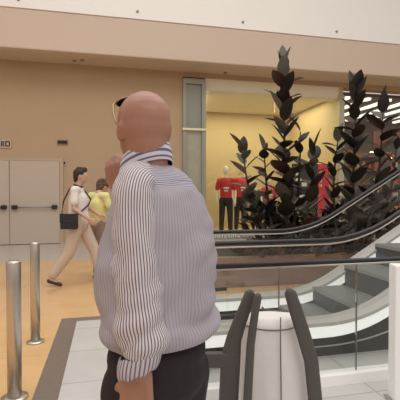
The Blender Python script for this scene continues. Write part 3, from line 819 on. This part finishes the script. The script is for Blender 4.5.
# sunglasses on head
sg = thing('sunglasses', (cm.x, cm.y, 0), "thin rimmed sunglasses pushed up on the bald man's head", 'sunglasses', rz=-TH)
for s in (-1, 1):
    lc = HC+hf*.068+hr*s*.036+up*.082
    n_ = (hf*.55+up*.9).normalized(); a_ = hr; b_ = n_.cross(a_).normalized()
    N_ = 20; ring = [lc+a_*.031*math.cos(2*math.pi*k/N_)+b_*.022*math.sin(2*math.pi*k/N_)-n_*.010*abs(math.cos(2*math.pi*k/N_))*(1 if True else 0) for k in range(N_)]
    m = MB(); m.loft([[lc+(p-lc)*1+n_*.002 for p in ring], [lc+(p-lc)*.6+n_*.004 for p in ring], [lc+(p-lc)*.05+n_*.005 for p in ring]]); m.build('lens', M['lens'], sg, True)
    m = MB(); m.tube(ring+[ring[0]], .0022, 6); m.build('rim', M['gold'], sg)
    hp = HC+hf*.058+hr*s*.070+up*.076
    m = MB(); m.tube([hp, HC+hf*.050+hr*s*.083+up*.062, HC+hf*.030+hr*s*.0905+up*.03, HC+hf*.004+hr*s*.092+up*.0, HC-hf*.012+hr*s*.090-up*.014], [.003, .0035, .003, .003, .0025], 6)
    m.build('temple_arm', M['gold'], sg, True)
m = MB(); c0 = HC+hf*.070+up*.086; m.tube([c0-hr*.006, c0+hr*.006], .002, 6); m.build('bridge', M['gold'], sg)

# ================================================================ WALKING PEOPLE
def walker(name, u, d, h, label, rz, J, mats, hairfn, voxel=.009):
    c = W(u, 193, d); t = thing(name, (c.x, c.y, 0), label, 'person', rz=rz); s = h/1.75
    q = {k: Vector(v)*s for k, v in J.items()}
    sk, top, bot, shoe, hr_ = mats
    H = q['head']; f = Vector(J.get('face', (1, 0, 0))).normalized(); lt = Vector((-f.y, f.x, 0))
    rm = Matrix((f, lt, up)).transposed().to_4x4()
    b = [('e', H, (.092*s, .073*s, .10*s), rm), ('e', H+f*.025*s-up*.05*s, (.065*s, .055*s, .07*s), rm), ('c', H+f*.088*s+up*.0*s, H+f*.108*s-up*.025*s, .009*s, .013*s),
         ('e', H+f*.068*s-up*.088*s, (.028*s, .026*s, .022*s), rm), ('e', H+f*.084*s-up*.055*s, (.011*s, .022*s, .009*s), rm)]
    for sd in (-1, 1): b += [('e', H+lt*sd*.074*s-f*.0*s-up*.015*s, (.017*s, .009*s, .028*s), rm), ('e', H+f*.080*s+lt*sd*.03*s+up*.008*s, (.01*s, .013*s, .008*s), rm)]
    b += [('c', H-up*.06*s-f*.015*s, q['neck'], .047*s, .055*s), ('c', q['shl'], q['shr'], .055*s, .055*s), ('c', q['neck']-up*.06*s, q['chest'], .08*s, .115*s), ('c', q['chest'], q['waist'], .115*s, .10*s), ('c', q['waist'], q['hip'], .10*s, .12*s)]
    for sd in 'lr':
        b += [('c', q['sh'+sd], q['el'+sd], .045*s, .036*s), ('c', q['el'+sd], q['wr'+sd], .036*s, .024*s)]
        b += hand(q['wr'+sd], q['wr'+sd]-q['el'+sd]+Vector((.02, 0, -.05)), Vector((0, 1 if sd == 'r' else -1, 0)), .35, s*.95, 1 if sd == 'l' else -1)
        b += [('c', q['hp'+sd], q['kn'+sd], .085*s, .055*s), ('c', q['kn'+sd], q['an'+sd], .052*s, .034*s), ('c', q['an'+sd]+Vector((-.01, 0, -.02))*s, q['to'+sd], .032*s, .02*s)]
    blob('body', b, voxel, sk, t, 4)
    tp = [('c', q['shl'], q['shr'], .068*s, .068*s), ('c', q['neck']-up*.08*s, q['chest'], .095*s, .135*s), ('c', q['chest'], q['waist'], .142*s, .145*s), ('c', q['waist'], q['hip']+up*.04*s, .145*s, .155*s)]
    for sd in 'lr': tp.append(('c', q['sh'+sd], q['sh'+sd].lerp(q['el'+sd], .62), .06*s, .062*s))
    blob('shirt', tp, .011, top, t, 3)
    bt_ = [('c', q['hip']+up*.02*s, q['hip']-up*.05*s, .135*s, .135*s)]
    for sd in 'lr': bt_ += [('c', q['hp'+sd], q['kn'+sd], .112*s, .084*s), ('c', q['kn'+sd], q['kn'+sd].lerp(q['an'+sd], .86), .084*s, .066*s)]
    blob('trousers', bt_, .011, bot, t, 3)
    for sd in 'lr': blob('shoe', [('c', q['an'+sd]+Vector((-.03, 0, -.045))*s, q['to'+sd]+Vector((.0, 0, 0)), .036*s, .028*s)], .008, shoe, t, 2)
    blob('hair', hairfn(H, f, lt, s, rm), .009, hr_, t, 2)
    return t, q
def short_hair(H, f, lt, s, rm):
    return [('c', H-f*.05*s+up*.04*s, H-f*.07*s-up*.07*s, .055*s, .04*s), ('e', H+f*.045*s+up*.088*s, (.05*s, .045*s, .035*s), rm), ('e', H+up*.025*s-f*.018*s, (.098*s, .083*s, .092*s), rm), ('e', H-f*.058*s-up*.02*s, (.055*s, .075*s, .075*s), rm), ('e', H+f*.06*s+up*.075*s, (.035*s, .05*s, .03*s), rm), ('e', H-f*.02*s+up*.1*s, (.05*s, .05*s, .03*s), rm)]
def tousled(H, f, lt, s, rm):
    o = short_hair(H, f, lt, s, rm)
    for k in range(9):
        a = k*.7; o.append(('e', H+up*(.05+.05*math.sin(a*2))*s+f*.08*math.cos(a)*s+lt*.07*math.sin(a)*s, (.03*s, .03*s, .035*s), rm))
    o.append(('c', H-f*.06*s, H-f*.10*s-up*.06*s, .05*s, .03*s)); return o
J1 = dict(head=(.03, 0, 1.635), neck=(-.01, 0, 1.46), shl=(-.02, .17, 1.41), shr=(-.02, -.17, 1.41), chest=(-.01, 0, 1.27), waist=(-.01, 0, 1.08), hip=(0, 0, .95),
          ell=(.10, .20, 1.15), wrl=(.27, .17, 1.03), elr=(-.02, -.22, 1.14), wrr=(.18, -.21, 1.00),
          hpl=(0, .09, .93), hpr=(-.01, -.09, .93), knl=(.20, .09, .52), anl=(.30, .09, .10), tol=(.45, .09, .05), knr=(-.12, -.10, .50), anr=(-.38, -.10, .13), tor=(-.25, -.10, .03))
w1, q1 = walker('person', 79, 6.0, 1.76, 'dark haired person in white top and beige trousers walking right with shoulder bag', -TH+R(4), J1, (M['skin2'], M['wshirt'], M['beige'], M['shoe'], M['hair']), short_hair)
# collar of walking person
m = MB(); H = q1['neck']; m.tube([H+Vector((-.06, 0, .035)), H+Vector((-.02, -.07, .03)), H+Vector((.06, -.03, .0)), H+Vector((.06, .03, .0)), H+Vector((-.02, .07, .03)), H+Vector((-.06, 0, .035))], .012, 6)
m.build('collar', M['black'], w1, True)
# bag
bgo = thing('shoulder_bag', w1.location, 'black rectangular shoulder bag hanging at hip of person walking', 'bag', rz=w1.rotation_euler.z)
m = MB(); m.box(-.20, .04, -.30, -.215, .86, 1.08, .02); bb = m.build('bag_body', M['bag'], bgo)
m = MB(); m.box(-.205, .045, -.308, -.298, .96, 1.085, .004); m.build('flap', M['bag'], bb)
m = MB(); m.tube([(-.19, -.25, 1.06), (-.17, -.235, 1.25), (-.10, -.16, 1.44), (-.03, -.02, 1.50), (.06, .10, 1.42), (.15, .12, 1.28)], .011, 6); m.tube([(.03, -.25, 1.06), (.10, -.17, 1.14), (.15, -.06, 1.2), (.15, .12, 1.28)], .011, 6); m.build('strap', M['bag'], bgo, True)
J2 = dict(head=(.09, 0, 1.54), neck=(0, 0, 1.42), shl=(-.0, .18, 1.37), shr=(-.0, -.18, 1.37), chest=(-.01, 0, 1.22), waist=(0, 0, 1.05), hip=(0, 0, .93), face=(1, -.1, 0),
          ell=(.06, .24, 1.12), wrl=(.18, .22, .95), elr=(.04, -.24, 1.12), wrr=(.17, -.22, .93),
          hpl=(0, .09, .91), hpr=(0, -.09, .91), knl=(.12, .09, .50), anl=(.16, .09, .10), tol=(.30, .09, .04), knr=(-.02, -.10, .50), anr=(-.14, -.10, .11), tor=(.0, -.10, .03))
walker('person', 98.5, 6.45, 1.70, 'brown haired person in pale yellow top walking ahead, half hidden by bald man', -TH+R(55), J2, (M['skin2'], M['yshirt'], M['grey_t'], M['shoe'], M['hair2']), tousled)

# ================================================================ LIGHT
w = bpy.data.worlds.new('World'); bpy.context.scene.world = w; w.use_nodes = True
nt = w.node_tree; bg = nt.nodes['Background']
tc = nt.nodes.new('ShaderNodeTexCoord'); sp = nt.nodes.new('ShaderNodeSeparateXYZ'); nt.links.new(tc.outputs['Generated'], sp.inputs[0])
cr_ = nt.nodes.new('ShaderNodeValToRGB'); e = cr_.color_ramp.elements
e[0].position = .45; e[0].color = (.42, .32, .25, 1); e[1].position = .75; e[1].color = (1, .95, .90, 1)
mr = nt.nodes.new('ShaderNodeMapRange'); mr.inputs['From Min'].default_value = -1; nt.links.new(sp.outputs['Z'], mr.inputs['Value'])
nt.links.new(mr.outputs[0], cr_.inputs[0]); nt.links.new(cr_.outputs[0], bg.inputs[0]); bg.inputs[1].default_value = .75
def area(name, loc, rot, sx, sy, power, col=(1, .95, .88)):
    l = bpy.data.lights.new(name, 'AREA'); l.shape = 'RECTANGLE'; l.size = sx; l.size_y = sy; l.energy = power; l.color = col
    o = bpy.data.objects.new(name, l); C.objects.link(o); o.location = loc; o.rotation_euler = rot; return o
area('skylight', (1, 3.5, 9.5), (0, 0, 0), 12, 6, 420, (1, .97, .93))
area('front_light', (2, -5, 8), (R(55), 0, 0), 10, 4, 260, (1, .95, .9))
area('shop_light', (5.0, 13.2, 4.45), (0, 0, 0), 4, 2.2, 130, (1, .88, .62))
area('right_shop_light', (9.5, 13.0, 4.4), (0, 0, 0), 4, 2, 60, (1, .75, .5))

# ================================================================ CAMERA
cam = bpy.data.cameras.new('Camera'); co_ = bpy.data.objects.new('Camera', cam); C.objects.link(co_)
cam.lens = 36; cam.sensor_width = 36; cam.clip_start = .05; cam.clip_end = 200
co_.location = (0, 0, EYE); co_.rotation_euler = (R(89.0), 0, -TH)
bpy.context.scene.camera = co_
bpy.context.scene.view_settings.view_transform = 'Standard'
bpy.context.scene.view_settings.look = 'None'
